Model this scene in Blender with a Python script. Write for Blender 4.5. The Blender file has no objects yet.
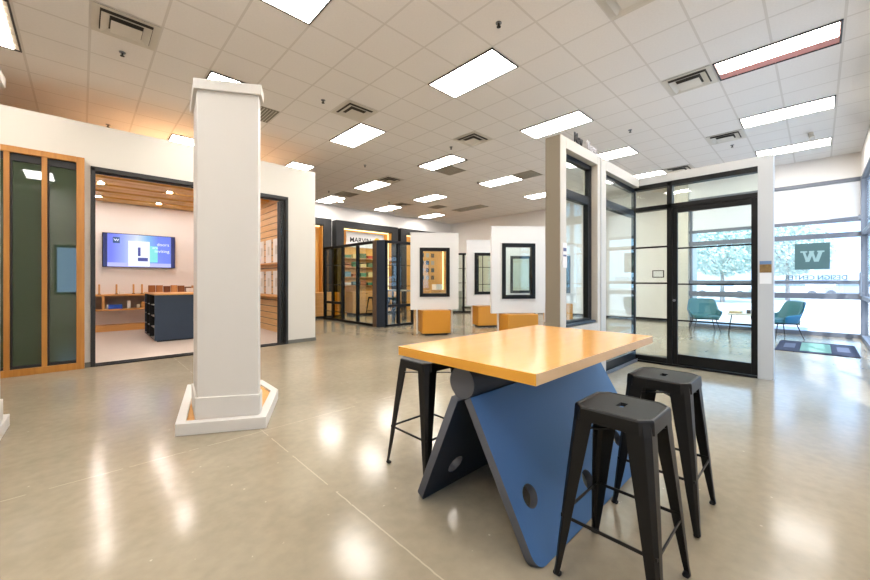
import bpy, bmesh, math, random
from mathutils import Vector, Matrix
random.seed(7)
PI = math.pi
sc = bpy.context.scene
COL = sc.collection
CEIL = 4.268

# ------------------------------------------------------------------ materials
def lin(c):
    out = []
    for v in c:
        v = v / 255.0
        out.append(v / 12.92 if v <= 0.04045 else ((v + 0.055) / 1.055) ** 2.4)
    return (*out, 1.0)

MATS = {}
def mat(name, rgb, rough=0.5, metal=0.0, emit=None, estr=0.0, coat=0.0, noise=0.0, nscale=8.0, bump=0.0, bscale=60.0, spec=0.5):
    if name in MATS: return MATS[name]
    m = bpy.data.materials.new(name); m.use_nodes = True
    nt = m.node_tree; b = nt.nodes['Principled BSDF']
    b.inputs['Base Color'].default_value = lin(rgb)
    b.inputs['Roughness'].default_value = rough
    b.inputs['Metallic'].default_value = metal
    b.inputs['Specular IOR Level'].default_value = spec
    if coat: b.inputs['Coat Weight'].default_value = coat; b.inputs['Coat Roughness'].default_value = 0.08
    if emit:
        b.inputs['Emission Color'].default_value = lin(emit); b.inputs['Emission Strength'].default_value = estr
    tc = nt.nodes.new('ShaderNodeTexCoord')
    if noise:
        n = nt.nodes.new('ShaderNodeTexNoise'); n.inputs['Scale'].default_value = nscale; n.inputs['Detail'].default_value = 5
        nt.links.new(tc.outputs['Object'], n.inputs['Vector'])
        r = nt.nodes.new('ShaderNodeMapRange'); r.inputs['To Min'].default_value = 1 - noise; r.inputs['To Max'].default_value = 1 + noise
        nt.links.new(n.outputs['Fac'], r.inputs['Value'])
        mx = nt.nodes.new('ShaderNodeVectorMath'); mx.operation = 'SCALE'
        mx.inputs[0].default_value = lin(rgb)[:3]
        nt.links.new(r.outputs['Result'], mx.inputs['Scale']); nt.links.new(mx.outputs['Vector'], b.inputs['Base Color'])
    if bump:
        n2 = nt.nodes.new('ShaderNodeTexNoise'); n2.inputs['Scale'].default_value = bscale; n2.inputs['Detail'].default_value = 3
        nt.links.new(tc.outputs['Object'], n2.inputs['Vector'])
        bp = nt.nodes.new('ShaderNodeBump'); bp.inputs['Strength'].default_value = bump; bp.inputs['Distance'].default_value = 0.01
        nt.links.new(n2.outputs['Fac'], bp.inputs['Height']); nt.links.new(bp.outputs['Normal'], b.inputs['Normal'])
    MATS[name] = m
    return m

def wood(name, dark, light, rough=0.4, axis='X', scale=1.0, coat=0.0):
    if name in MATS: return MATS[name]
    m = bpy.data.materials.new(name); m.use_nodes = True
    nt = m.node_tree; b = nt.nodes['Principled BSDF']; L = nt.links.new
    tc = nt.nodes.new('ShaderNodeTexCoord'); mp = nt.nodes.new('ShaderNodeMapping')
    s = [14 * scale, 14 * scale, 14 * scale]; s['XYZ'.index(axis)] = 0.9 * scale
    mp.inputs['Scale'].default_value = s
    L(tc.outputs['Object'], mp.inputs['Vector'])
    n = nt.nodes.new('ShaderNodeTexNoise'); n.inputs['Scale'].default_value = 1.6; n.inputs['Detail'].default_value = 6; n.inputs['Distortion'].default_value = 0.6
    L(mp.outputs['Vector'], n.inputs['Vector'])
    cr = nt.nodes.new('ShaderNodeValToRGB')
    cr.color_ramp.elements[0].position = 0.3; cr.color_ramp.elements[0].color = lin(dark)
    cr.color_ramp.elements[1].position = 0.7; cr.color_ramp.elements[1].color = lin(light)
    L(n.outputs['Fac'], cr.inputs['Fac']); L(cr.outputs['Color'], b.inputs['Base Color'])
    b.inputs['Roughness'].default_value = rough
    if coat: b.inputs['Coat Weight'].default_value = coat; b.inputs['Coat Roughness'].default_value = 0.12
    MATS[name] = m
    return m

def glass(name, tint=(255, 255, 255), refl=0.09, film=1.0):
    if name in MATS: return MATS[name]
    m = bpy.data.materials.new(name); m.use_nodes = True
    nt = m.node_tree; nt.nodes.clear(); L = nt.links.new
    o = nt.nodes.new('ShaderNodeOutputMaterial'); mx = nt.nodes.new('ShaderNodeMixShader')
    t = nt.nodes.new('ShaderNodeBsdfTransparent'); t.inputs['Color'].default_value = lin(tint)
    g = nt.nodes.new('ShaderNodeBsdfGlossy'); g.inputs['Roughness'].default_value = 0.0
    f = nt.nodes.new('ShaderNodeLayerWeight'); f.inputs['Blend'].default_value = 0.5
    pw = nt.nodes.new('ShaderNodeMath'); pw.operation = 'POWER'; pw.inputs[1].default_value = 5.0
    L(f.outputs['Facing'], pw.inputs[0])
    mul = nt.nodes.new('ShaderNodeMath'); mul.operation = 'MULTIPLY_ADD'; mul.inputs[1].default_value = 0.9 * film; mul.inputs[2].default_value = 0.045 * film
    L(pw.outputs[0], mul.inputs[0]); L(mul.outputs[0], mx.inputs['Fac'])
    L(t.outputs[0], mx.inputs[1]); L(g.outputs[0], mx.inputs[2]); L(mx.outputs[0], o.inputs['Surface'])
    MATS[name] = m
    return m

def mth(nt, op, a, b=None, c=None):
    n = nt.nodes.new('ShaderNodeMath'); n.operation = op
    for i, v in enumerate((a, b, c)):
        if v is None: continue
        if isinstance(v, (int, float)): n.inputs[i].default_value = v
        else: nt.links.new(v, n.inputs[i])
    return n.outputs[0]

def ceiling_mat():
    m = bpy.data.materials.new('ceiling_tiles'); m.use_nodes = True
    nt = m.node_tree; b = nt.nodes['Principled BSDF']; L = nt.links.new
    g = nt.nodes.new('ShaderNodeNewGeometry'); sx = nt.nodes.new('ShaderNodeSeparateXYZ'); L(g.outputs['Position'], sx.inputs[0])
    def line(out, off):
        v = mth(nt, 'FRACT', mth(nt, 'SUBTRACT', mth(nt, 'DIVIDE', out, 0.61), off - 0.5))
        d = mth(nt, 'ABSOLUTE', mth(nt, 'SUBTRACT', v, 0.5))
        return mth(nt, 'LESS_THAN', d, 0.014), mth(nt, 'LESS_THAN', d, 0.021)
    a, a2 = line(sx.outputs['X'], 0.1158); c, c2 = line(sx.outputs['Y'], 0.6532)
    bar = mth(nt, 'MAXIMUM', a, c); edge = mth(nt, 'MAXIMUM', a2, c2)
    n = nt.nodes.new('ShaderNodeTexNoise'); n.inputs['Scale'].default_value = 45; n.inputs['Detail'].default_value = 4
    L(g.outputs['Position'], n.inputs['Vector'])
    cr = nt.nodes.new('ShaderNodeValToRGB'); L(n.outputs['Fac'], cr.inputs['Fac'])
    cr.color_ramp.elements[0].color = lin((222, 219, 216)); cr.color_ramp.elements[1].color = lin((232, 229, 226))
    mx = nt.nodes.new('ShaderNodeMixRGB'); L(edge, mx.inputs[0]); L(cr.outputs[0], mx.inputs[1]); mx.inputs[2].default_value = lin((208, 204, 200))
    mx2 = nt.nodes.new('ShaderNodeMixRGB'); L(bar, mx2.inputs[0]); L(mx.outputs[0], mx2.inputs[1]); mx2.inputs[2].default_value = lin((210, 206, 201))
    L(mx2.outputs[0], b.inputs['Base Color']); b.inputs['Roughness'].default_value = 0.85; b.inputs['Specular IOR Level'].default_value = 0.2
    bp = nt.nodes.new('ShaderNodeBump'); bp.inputs['Strength'].default_value = 0.25; bp.inputs['Distance'].default_value = 0.003
    L(mth(nt, 'MULTIPLY', edge, -1.0), bp.inputs['Height']); L(bp.outputs['Normal'], b.inputs['Normal'])
    return m

def concrete_mat():
    m = bpy.data.materials.new('polished_concrete'); m.use_nodes = True
    nt = m.node_tree; b = nt.nodes['Principled BSDF']; L = nt.links.new
    g = nt.nodes.new('ShaderNodeNewGeometry'); P = g.outputs['Position']
    def noise(s, d=6, dist=0.0):
        n = nt.nodes.new('ShaderNodeTexNoise'); n.inputs['Scale'].default_value = s; n.inputs['Detail'].default_value = d
        n.inputs['Distortion'].default_value = dist; L(P, n.inputs['Vector']); return n.outputs['Fac']
    n1 = noise(0.9, 5, 0.5); n2 = noise(14, 6); n3 = noise(70, 2)
    cr = nt.nodes.new('ShaderNodeValToRGB'); L(n1, cr.inputs['Fac'])
    cr.color_ramp.elements[0].position = 0.3; cr.color_ramp.elements[0].color = lin((141, 130, 110))
    cr.color_ramp.elements[1].position = 0.72; cr.color_ramp.elements[1].color = lin((157, 146, 126))
    cr2 = nt.nodes.new('ShaderNodeValToRGB'); L(n2, cr2.inputs['Fac'])
    cr2.color_ramp.elements[0].position = 0.3; cr2.color_ramp.elements[0].color = (0.92, 0.92, 0.92, 1)
    cr2.color_ramp.elements[1].position = 0.7; cr2.color_ramp.elements[1].color = (1.04, 1.04, 1.04, 1)
    mx = nt.nodes.new('ShaderNodeMixRGB'); mx.blend_type = 'MULTIPLY'; mx.inputs[0].default_value = 1
    L(cr.outputs[0], mx.inputs[1]); L(cr2.outputs[0], mx.inputs[2])
    # small pale aggregate specks
    v = nt.nodes.new('ShaderNodeTexVoronoi'); v.inputs['Scale'].default_value = 9; L(P, v.inputs['Vector'])
    speck = mth(nt, 'LESS_THAN', v.outputs['Distance'], 0.06)
    speck = mth(nt, 'MULTIPLY', speck, mth(nt, 'GREATER_THAN', n2, 0.52))
    mx2 = nt.nodes.new('ShaderNodeMixRGB'); L(mth(nt, 'MULTIPLY', speck, 0.45), mx2.inputs[0]); L(mx.outputs[0], mx2.inputs[1]); mx2.inputs[2].default_value = lin((205, 196, 178))
    # control joints of the slab, slightly ragged
    sx = nt.nodes.new('ShaderNodeSeparateXYZ'); L(P, sx.inputs[0])
    def joint(o, at, wob):
        d = mth(nt, 'ABSOLUTE', mth(nt, 'SUBTRACT', mth(nt, 'ADD', o, mth(nt, 'MULTIPLY', mth(nt, 'SUBTRACT', n2, 0.5), wob)), at))
        return mth(nt, 'LESS_THAN', d, 0.004)
    j = mth(nt, 'MAXIMUM', joint(sx.outputs['Y'], 3.37, 0.02), joint(sx.outputs['X'], 1.145, 0.012))
    j = mth(nt, 'MAXIMUM', j, joint(sx.outputs['X'], 8.9, 0.012))
    j = mth(nt, 'MULTIPLY', j, mth(nt, 'GREATER_THAN', noise(3.1, 3), 0.44))
    mx3 = nt.nodes.new('ShaderNodeMixRGB'); L(mth(nt, 'MULTIPLY', j, 0.32), mx3.inputs[0]); L(mx2.outputs[0], mx3.inputs[1]); mx3.inputs[2].default_value = lin((212, 200, 176))
    L(mx3.outputs[0], b.inputs['Base Color'])
    r = mth(nt, 'MULTIPLY_ADD', n2, 0.10, 0.115)
    L(r, b.inputs['Roughness']); b.inputs['Specular IOR Level'].default_value = 0.33
    bp = nt.nodes.new('ShaderNodeBump'); bp.inputs['Strength'].default_value = 0.06; bp.inputs['Distance'].default_value = 0.004
    L(mth(nt, 'ADD', noise(5, 3), mth(nt, 'MULTIPLY', n3, 0.05)), bp.inputs['Height']); L(bp.outputs['Normal'], b.inputs['Normal'])
    return m

M_CEIL = ceiling_mat(); M_FLOOR = concrete_mat()
M_WHITE = mat('white_paint', (196, 191, 181), 0.6, noise=0.015, nscale=3)
M_WARMW = mat('warm_white_paint', (212, 207, 200), 0.6, noise=0.015, nscale=3)
M_GREYW = mat('light_grey_paint', (184, 184, 182), 0.6, noise=0.015, nscale=3)
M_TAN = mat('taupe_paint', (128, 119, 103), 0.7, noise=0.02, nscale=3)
M_TRIMW = mat('white_trim', (204, 201, 196), 0.45, noise=0.01)
M_PANEL = mat('white_panel', (212, 210, 207), 0.5, noise=0.01)
M_FARW = mat('bright_white_paint', (236, 232, 228), 0.6, noise=0.01)
M_BLACK = mat('black_aluminium', (10, 10, 11), 0.4, noise=0.05, spec=0.25)
M_BRONZE = mat('dark_bronze', (22, 18, 16), 0.4, noise=0.05)
M_GUN = mat('gunmetal', (9, 9, 9), 0.4, metal=0.0, noise=0.08, nscale=20, spec=0.3)
M_RUB = mat('black_rubber', (15, 15, 15), 0.8, noise=0.1)
M_ALU = mat('brushed_aluminium', (108, 113, 122), 0.45, metal=0.1, noise=0.03)
M_ALUD = mat('grey_aluminium', (120, 124, 130), 0.4, metal=0.4, noise=0.03)
M_CHAR = mat('charcoal_paint', (20, 19, 20), 0.6, noise=0.04)
M_NAVY = mat('navy_laminate', (28, 38, 52), 0.5, noise=0.08)
M_ISL = mat('navy_stained_oak', (36, 52, 72), 0.5, noise=0.1, nscale=5)
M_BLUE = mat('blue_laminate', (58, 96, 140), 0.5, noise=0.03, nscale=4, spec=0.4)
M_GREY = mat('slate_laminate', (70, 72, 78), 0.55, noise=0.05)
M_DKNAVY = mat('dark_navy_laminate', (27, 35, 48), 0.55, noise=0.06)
M_MUST = mat('mustard_laminate', (192, 128, 24), 0.5, noise=0.04, nscale=5)
M_TEAL = mat('teal_leather', (56, 112, 118), 0.45, noise=0.06, nscale=18, bump=0.15)
M_TEALB = mat('blue_shell', (40, 122, 160), 0.3, noise=0.04, coat=0.3)
M_CARPET = mat('pinkish_carpet', (190, 178, 168), 0.9, noise=0.06, nscale=30, bump=0.2, bscale=250)
M_LIGHT = mat('fluorescent_diffuser', (255, 255, 255), 0.5, emit=(255, 250, 243), estr=20.0)
M_LIGHTC = mat('fluorescent_tube', (255, 255, 255), 0.5, emit=(255, 246, 236), estr=26.0)
M_PINK = mat('pink_reflector', (205, 140, 132), 0.5, noise=0.04)
M_LOUV = mat('white_louvre', (215, 205, 190), 0.5, noise=0.04)
M_VENT = mat('white_enamel', (205, 200, 190), 0.5, noise=0.03)
M_VOID = mat('dark_duct', (70, 66, 60), 0.9, noise=0.1)
M_GRILLE = mat('grey_grille', (120, 116, 104), 0.7, noise=0.12, nscale=40)
M_WOOD_F = wood('honey_pine_upright', (158, 102, 36), (176, 120, 48), 0.42, 'Z')
M_WOOD_H = wood('honey_pine_rail', (158, 102, 36), (176, 120, 48), 0.42, 'X')
M_TOP = wood('maple_top', (216, 158, 84), (222, 165, 92), 0.2, 'X', 0.6, coat=0.3)
M_EDGE = wood('maple_edge_long', (202, 166, 122), (214, 180, 138), 0.45, 'X')
M_EDGE2 = wood('maple_edge_end', (214, 148, 44), (222, 158, 56), 0.45, 'Y')
M_TRAY = wood('tan_tray_board', (206, 150, 84), (216, 164, 98), 0.6, 'X')
M_SLAT = wood('slat_pine', (208, 164, 110), (226, 186, 136), 0.5, 'Y')
M_BEAM = wood('ceiling_pine', (206, 152, 64), (244, 206, 124), 0.4, 'X', 0.8)
M_COUNT = wood('counter_oak', (198, 144, 78), (212, 160, 96), 0.45, 'X')
M_PORT = wood('portal_oak', (206, 146, 62), (222, 168, 86), 0.5, 'Z')
M_GLASS = glass('clear_glass', (246, 252, 250))
M_WGLASS = glass('storefront_glass', (244, 249, 255))
M_GGLASS = glass('pale_green_glass', (232, 241, 230))
M_DGLASS = mat('dark_green_glass', (44, 60, 40), 0.02, noise=0.02, spec=0.9)
M_PAPER = mat('white_paper', (228, 226, 224), 0.7, noise=0.02)
M_DARK = mat('near_black', (18, 17, 18), 0.6, noise=0.05)

# ------------------------------------------------------------------ mesh helpers
class MB:
    def __init__(s): s.bm = bmesh.new()
    def box(s, x0, x1, y0, y1, z0, z1, mtx=None):
        vs = [s.bm.verts.new((x, y, z)) for z in (z0, z1) for y in (y0, y1) for x in (x0, x1)]
        for f in ((0, 2, 3, 1), (4, 5, 7, 6), (0, 1, 5, 4), (1, 3, 7, 5), (3, 2, 6, 7), (2, 0, 4, 6)):
            s.bm.faces.new([vs[i] for i in f])
        if mtx: bmesh.ops.transform(s.bm, matrix=mtx, verts=vs)
        return s
    def tube(s, a, b, r, r2=None, seg=12):
        a = Vector(a); b = Vector(b); r2 = r if r2 is None else r2; d = (b - a)
        q = d.to_track_quat('Z', 'Y').to_matrix()
        R = [[], []]
        for k in range(seg):
            t = 2 * PI * k / seg; o = q @ Vector((math.cos(t), math.sin(t), 0))
            R[0].append(s.bm.verts.new(a + o * r)); R[1].append(s.bm.verts.new(b + o * r2))
        for k in range(seg):
            n = (k + 1) % seg; s.bm.faces.new((R[0][k], R[0][n], R[1][n], R[1][k]))
        s.bm.faces.new(R[0][::-1]); s.bm.faces.new(R[1]); return s
    def prism(s, poly, z0, z1):
        a = [s.bm.verts.new((x, y, z0)) for x, y in poly]; b = [s.bm.verts.new((x, y, z1)) for x, y in poly]
        n = len(poly)
        for k in range(n): s.bm.faces.new((a[k], a[(k + 1) % n], b[(k + 1) % n], b[k]))
        s.bm.faces.new(a[::-1]); s.bm.faces.new(b); return s
    def loft(s, rings, closed=True, cap=True):
        R = [[s.bm.verts.new(p) for p in r] for r in rings]; n = len(R[0])
        for i in range(len(R) - 1):
            for k in range(n if closed else n - 1):
                s.bm.faces.new((R[i][k], R[i][(k + 1) % n], R[i + 1][(k + 1) % n], R[i + 1][k]))
        if cap: s.bm.faces.new(R[0][::-1]); s.bm.faces.new(R[-1])
        return s
    def mesh(s, name, m, smooth=False):
        bmesh.ops.recalc_face_normals(s.bm, faces=s.bm.faces)
        me = bpy.data.meshes.new(name); s.bm.to_mesh(me); s.bm.free()
        me.materials.append(m)
        if smooth:
            for p in me.polygons: p.use_smooth = True
        return me
    def build(s, name, m, parent=None, bevel=0.0, smooth=False, loc=None, rot=None, seg=2, auto=None):
        o = bpy.data.objects.new(name, s.mesh(name, m, smooth)); COL.objects.link(o)
        if parent: o.parent = parent
        if loc: o.location = loc
        if rot: o.rotation_euler = rot
        if bevel:
            md = o.modifiers.new('bevel', 'BEVEL'); md.width = bevel; md.segments = seg; md.limit_method = 'ANGLE'
        if auto:
            o.data.set_sharp_from_angle(angle=math.radians(auto))
        return o

def tag(o, label=None, cat=None, group=None, kind=None):
    if label: o['label'] = label
    if cat: o['category'] = cat
    if group: o['group'] = group
    if kind: o['kind'] = kind
    return o
def thing(name, label, cat, loc=(0, 0, 0), rz=0, group=None):
    o = bpy.data.objects.new(name, None); COL.objects.link(o); o.location = loc; o.rotation_euler = (0, 0, rz)
    o.empty_display_size = 0.1
    return tag(o, label, cat, group)
def structure(name, loc=(0, 0, 0), label=None):
    o = bpy.data.objects.new(name, None); COL.objects.link(o); o.location = loc; o.empty_display_size = 0.1
    return tag(o, label, None, None, 'structure')
def kids(o): return [c for c in bpy.data.objects if c.parent == o]
def copy_tree(o, parent=None):
    c = o.copy(); COL.objects.link(c); c.parent = parent
    for ch in kids(o): copy_tree(ch, c)
    return c
def dup(o, loc, rz, label):
    c = copy_tree(o); c.location = loc; c.rotation_euler = (0, 0, rz); c['label'] = label
    return c

def text_obj(name, txt, size, m, parent=None, loc=(0, 0, 0), rot=(0, 0, 0), depth=0.004, align='LEFT', sx=1.0, mirror=False, weight=0.0):
    cu = bpy.data.curves.new(name, 'FONT'); cu.body = txt; cu.size = size; cu.extrude = depth / 2; cu.align_x = align; cu.offset = weight
    t = bpy.data.objects.new(name + '_tmp', cu); COL.objects.link(t)
    dg = bpy.context.evaluated_depsgraph_get()
    me = bpy.data.meshes.new_from_object(t.evaluated_get(dg)); bpy.data.objects.remove(t)
    me.name = name; me.materials.clear(); me.materials.append(m)
    for v in me.vertices:
        v.co.x *= sx * (-1 if mirror else 1)
    o = bpy.data.objects.new(name, me); COL.objects.link(o)
    o.location = loc; o.rotation_euler = rot
    if parent: o.parent = parent
    return o

def plate(name, outer, holes, thick, m, parent=None, bevel=0.004):
    """flat board in local XY with round holes, thickness along +Z"""
    cu = bpy.data.curves.new(name, 'CURVE'); cu.dimensions = '2D'; cu.fill_mode = 'BOTH'; cu.extrude = thick / 2 - bevel; cu.bevel_depth = bevel; cu.offset = -bevel
    def spl(pts):
        s = cu.splines.new('POLY'); s.points.add(len(pts) - 1)
        for p, q in zip(s.points, pts): p.co = (q[0], q[1], 0, 1)
        s.use_cyclic_u = True
    spl(outer)
    for hx, hy, r in holes: spl([(hx + r * math.cos(2 * PI * k / 40), hy + r * math.sin(2 * PI * k / 40)) for k in range(40)][::-1])
    t = bpy.data.objects.new('tmp', cu); COL.objects.link(t)
    dg = bpy.context.evaluated_depsgraph_get()
    me = bpy.data.meshes.new_from_object(t.evaluated_get(dg)); bpy.data.objects.remove(t)
    me.name = name; me.materials.clear(); me.materials.append(m)
    for v in me.vertices: v.co.z += thick / 2
    o = bpy.data.objects.new(name, me); COL.objects.link(o)
    if parent: o.parent = parent
    return o

def rrect(x0, x1, y0, y1, r, n=6):
    pts = []
    for cx, cy, a in ((x1 - r, y1 - r, 0), (x0 + r, y1 - r, PI / 2), (x0 + r, y0 + r, PI), (x1 - r, y0 + r, 3 * PI / 2)):
        for k in range(n + 1):
            t = a + PI / 2 * k / n; pts.append((cx + r * math.cos(t), cy + r * math.sin(t)))
    return pts

def frame_xz(b, x0, x1, y0, y1, z0, z1, w, wb=None):
    """rectangular frame in an XZ plane, depth y0..y1"""
    wb = w if wb is None else wb
    b.box(x0, x0 + w, y0, y1, z0, z1); b.box(x1 - w, x1, y0, y1, z0, z1)
    b.box(x0 + w, x1 - w, y0, y1, z1 - w, z1); b.box(x0 + w, x1 - w, y0, y1, z0, z0 + wb); return b

def st(name, m, *boxes, bevel=0):
    b = MB()
    for q in boxes: b.box(*q)
    o = b.build(name, m, bevel=bevel); o['kind'] = 'structure'; return o

# ------------------------------------------------------------------ setting
XB, YB = 13.75, 13.15
st('floor', M_FLOOR, (-5, XB + .1, -0.75, YB + .1, -0.12, 0))
st('ceiling', M_CEIL, (-5.1, XB + .2, -0.9, YB + .2, CEIL, CEIL + .12))
st('wall_back', M_FARW, (-5, XB + .12, YB, YB + .12, 0, CEIL))
st('wall_far_right', M_FARW, (XB, XB + .12, 2.95, YB, 0, CEIL))
st('wall_behind', M_WARMW, (-5.12, -5, -0.75, YB, 0, CEIL))
st('wall_lounge_return', mat('beige_paint', (205, 198, 182), 0.6, noise=.02), (12.72, XB + .12, 2.62, 2.95, 0, CEIL))
# gallery partition on the left, with the opening to the sample room
PT = 3.73
st('wall_left_partition', M_WHITE, (-4.99, 0.10, 7.73, 7.85, 0, PT), (3.13, 3.74, 7.73, 7.85, 0, PT), (0.10, 3.13, 7.73, 7.85, 3.08, PT))
st('baseboard_left_partition', mat('grey_base', (96, 94, 86), 0.6, noise=.03), (0.035, 0.10, 7.718, 7.729, 0.0, .075), (3.13, 3.755, 7.718, 7.729, 0.0, .075), (3.741, 3.755, 7.729, 7.85, 0, .075))
st('wall_sample_room_left', M_WARMW, (-1.6, -1.5, 7.86, YB - .01, 0, 3.5))
st('wall_sample_room_back', mat('blush_paint', (232, 228, 226), 0.6, noise=.01), (-1.5, 3.56, YB - .06, YB - .005, 0, 3.41))
st('floor_sample_room', M_CARPET, (-1.5, 3.6, 7.87, YB - .07, 0.001, 0.012))
# slatted ceiling of the sample room
st('ceiling_sample_room_deck', mat('plywood_deck', (206, 172, 134), .7, noise=.05), (-1.5, 3.6, 7.86, YB - .07, 3.502, 3.54))
b = MB()
y = 7.93; k = 0
while y < YB - .2:
    b.box(-1.5, 3.6, y, y + .22, 3.41 + (0.03 if k % 3 == 1 else 0), 3.50); y += .262; k += 1
tag(b.build('ceiling_sample_room', M_BEAM), kind='structure')
# slatwall
st('wall_sample_room_right', M_BRONZE, (3.60, 3.735, 7.86, YB - .06, 0, 3.6))
b = MB()
z = 0.02
while z < 3.35:
    b.box(3.575, 3.60, 7.87, YB - .07, z, z + .145); z += .165
tag(b.build('wall_sample_room_slatted', M_SLAT), kind='structure')
# sample-room opening frame
b = MB(); b.box(.10, .155, 7.70, 7.86, 0, 3.06).box(3.075, 3.13, 7.70, 7.86, 0, 3.06).box(.10, 3.13, 7.70, 7.86, 3.01, 3.08)
b.box(.155, 3.075, 7.76, 7.80, 2.985, 3.01)
d = b.build('door_1', M_BRONZE, bevel=.004); d['kind'] = 'structure'
MB().box(.155, 3.075, 7.69, 7.90, 0.001, .022).box(.155, 3.075, 7.74, 7.75, .022, .03).box(.155, 3.075, 7.82, 7.83, .022, .03).build('track', M_BRONZE, d)
lf = frame_xz(MB(), 2.965, 3.07, 7.76, 7.80, .03, 2.98, .04).build('sliding_leaf', M_BRONZE, d, bevel=.003)
MB().box(3.0, 3.035, 7.775, 7.785, .07, 2.94).build('pane', M_GLASS, lf)
lf = frame_xz(MB(), 2.955, 3.06, 7.81, 7.85, .03, 2.98, .04).build('sliding_leaf', M_BRONZE, d, bevel=.003)
MB().box(2.99, 3.025, 7.825, 7.835, .07, 2.94).build('pane', M_GLASS, lf)

# honey-coloured multi-panel door set in the partition
d = structure('door_2', (0, 7.73, 0))
fb = MB(); fb.box(-.055, .033, -.085, .0, 0, 3.17).box(-3.2, -.055, -.085, 0, 3.085, 3.17).box(-3.2, -.055, -.085, 0, 0, .095).box(-3.29, -3.2, -.085, 0, 0, 3.17)
fb.build('frame', M_WOOD_F, d, bevel=.004)
edges = [-.055, -.355, -.41, -.71, -.765, -1.10, -1.155, -1.5, -1.555, -1.9, -1.955, -2.3, -2.355, -2.7, -2.755, -3.2]
for k in range(1, 15, 2): MB().box(edges[k + 1], edges[k], -.08, -.02, .095, 3.085).build('stile', M_WOOD_F, d, bevel=.003)
for k in range(0, 16, 2):
    MB().box(edges[k + 1], edges[k], -.022, -.012, .095, 3.085).build('pane', M_DGLASS, d)
    g = MB(); g.box(edges[k + 1], edges[k + 1] + .022, -.045, -.023, .095, 3.085).box(edges[k + 1] + .022, edges[k], -.045, -.023, 2.98, 3.085).box(edges[k + 1] + .022, edges[k], -.045, -.023, .095, .135)
    g.build('gasket', M_DARK, d)

# --- glass-walled lounge on the right
HG = 3.0
st('wall_lounge_side', M_WHITE, (3.95, 4.09, 2.04, 2.23, 0, HG), (4.975, 5.255, 2.04, 2.23, 0, HG), (4.09, 4.975, 2.04, 2.23, 2.87, HG), (4.09, 4.975, 2.04, 2.23, 0, .76), (5.255, 6.75, 2.04, 2.23, 2.85, HG), bevel=.004)
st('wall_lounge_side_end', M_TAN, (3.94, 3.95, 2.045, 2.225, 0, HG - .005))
st('trim_1', M_GREYW, (5.062, 5.075, 2.03, 2.04, 0, HG))
st('wall_lounge_front', M_GREYW, (6.6, 6.75, .408, .566, 0, HG), (6.6, 6.75, .566, 2.04, 2.875, HG))
# window in the side wall
w = structure('window_1', (0, 2.2, 0))
b = MB(); frame_xz(b, 4.095, 4.97, -.08, -.01, .765, 2.865, .06); b.box(4.155, 4.91, -.08, -.01, 2.33, 2.44)
b.box(4.155, 4.91, -.10, -.08, .765, .82).box(4.86, 4.91, -.08, -.01, .82, 2.33)
b.build('frame', M_BLACK, w, bevel=.004)
MB().box(4.155, 4.91, -.05, -.04, 2.44, 2.805).build('pane', M_GLASS, w)
MB().box(4.155, 4.86, -.05, -.04, .825, 2.33).build('pane', M_GLASS, w)
MB().box(4.12, 4.95, -.15, -.085, .768, .80).build('sill', mat('blue_black_sill', (30, 38, 50), .35, noise=.03), w, bevel=.01)
# sliding glazing next to it
M_BB = mat('blue_black_aluminium', (14, 20, 28), 0.3, noise=.04)
w = structure('window_2', (0, 2.15, 0))
b = MB(); b.box(5.26, 6.6, -.04, .06, 2.82, 2.848).box(5.26, 6.6, -.04, -.02, 2.77, 2.82).box(5.26, 6.6, .0, .03, 2.78, 2.82)
b.box(5.26, 6.6, -.04, .04, 2.45, 2.49).box(5.26, 6.6, -.04, -.02, 2.38, 2.45).box(5.26, 6.6, 0, .03, 2.37, 2.43)
b.box(5.26, 6.6, -.06, -.03, .03, .16).box(5.26, 6.6, 0.0, .03, .03, .14)
b.build('frame', M_BB, w, bevel=.003)
MB().box(5.26, 6.6, -.10, .075, 0.001, .03).box(5.26, 6.6, -.095, -.085, .03, .045).box(5.26, 6.6, -.02, -.01, .03, .045).build('track', M_ALUD, w)
MB().box(5.26, 6.56, -.045, -.037, .16, 2.38).build('pane', M_GLASS, w)
MB().box(5.26, 6.56, -.045, -.037, 2.49, 2.77).build('pane', M_GLASS, w)
# black framed front with the door
w = structure('door_3', (6.6, 0, 0))
b = MB(); b.box(-.0, .06, 2.10, 2.155, 0, 2.875).box(0, .12, 1.57, 1.64, 0, 2.875).box(0, .12, .566, 2.10, 2.80, 2.875)
b.box(0, .12, .566, 2.10, 2.45, 2.52).box(0, .12, 1.64, 2.10, .03, .11).box(-.03, .14, .566, 2.14, 0.001, .03)
b.build('frame', M_BLACK, w, bevel=.004)
MB().box(.05, .06, .57, 1.57, 2.52, 2.80).build('pane', M_GLASS, w)
MB().box(.05, .06, 1.64, 2.10, 2.52, 2.80).build('pane', M_GLASS, w)
MB().box(.05, .06, 1.64, 2.10, .11, 2.45).build('pane', M_GLASS, w)
MB().box(.035, .075, 1.64, 2.10, 1.85, 1.875).box(.035, .075, 1.64, 2.10, 1.27, 1.295).box(.035, .075, 1.64, 2.10, .70, .725).build('muntin', M_BLACK, w)
lf = MB(); lf.box(.01, .06, .566, .635, .035, 2.45).box(.01, .06, 1.50, 1.568, .035, 2.45).box(.01, .06, .635, 1.50, 2.37, 2.45).box(.01, .06, .635, 1.50, .035, .19)
lf = lf.build('door_leaf', M_BLACK, w, bevel=.004)
MB().box(.03, .04, .635, 1.50, .19, 2.37).build('pane', M_GLASS, lf)
MB().box(.022, .048, .635, 1.50, 1.81, 1.832).box(.022, .048, .635, 1.50, 1.258, 1.28).box(.022, .048, .635, 1.50, .70, .722).build('muntin', M_BLACK, lf)
MB().tube((.01, 1.535, 1.02), (-.02, 1.535, 1.02), .014).tube((-.02, 1.535, 1.02), (-.03, 1.535, 1.02), .02).build('lock', M_ALUD, lf)

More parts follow.
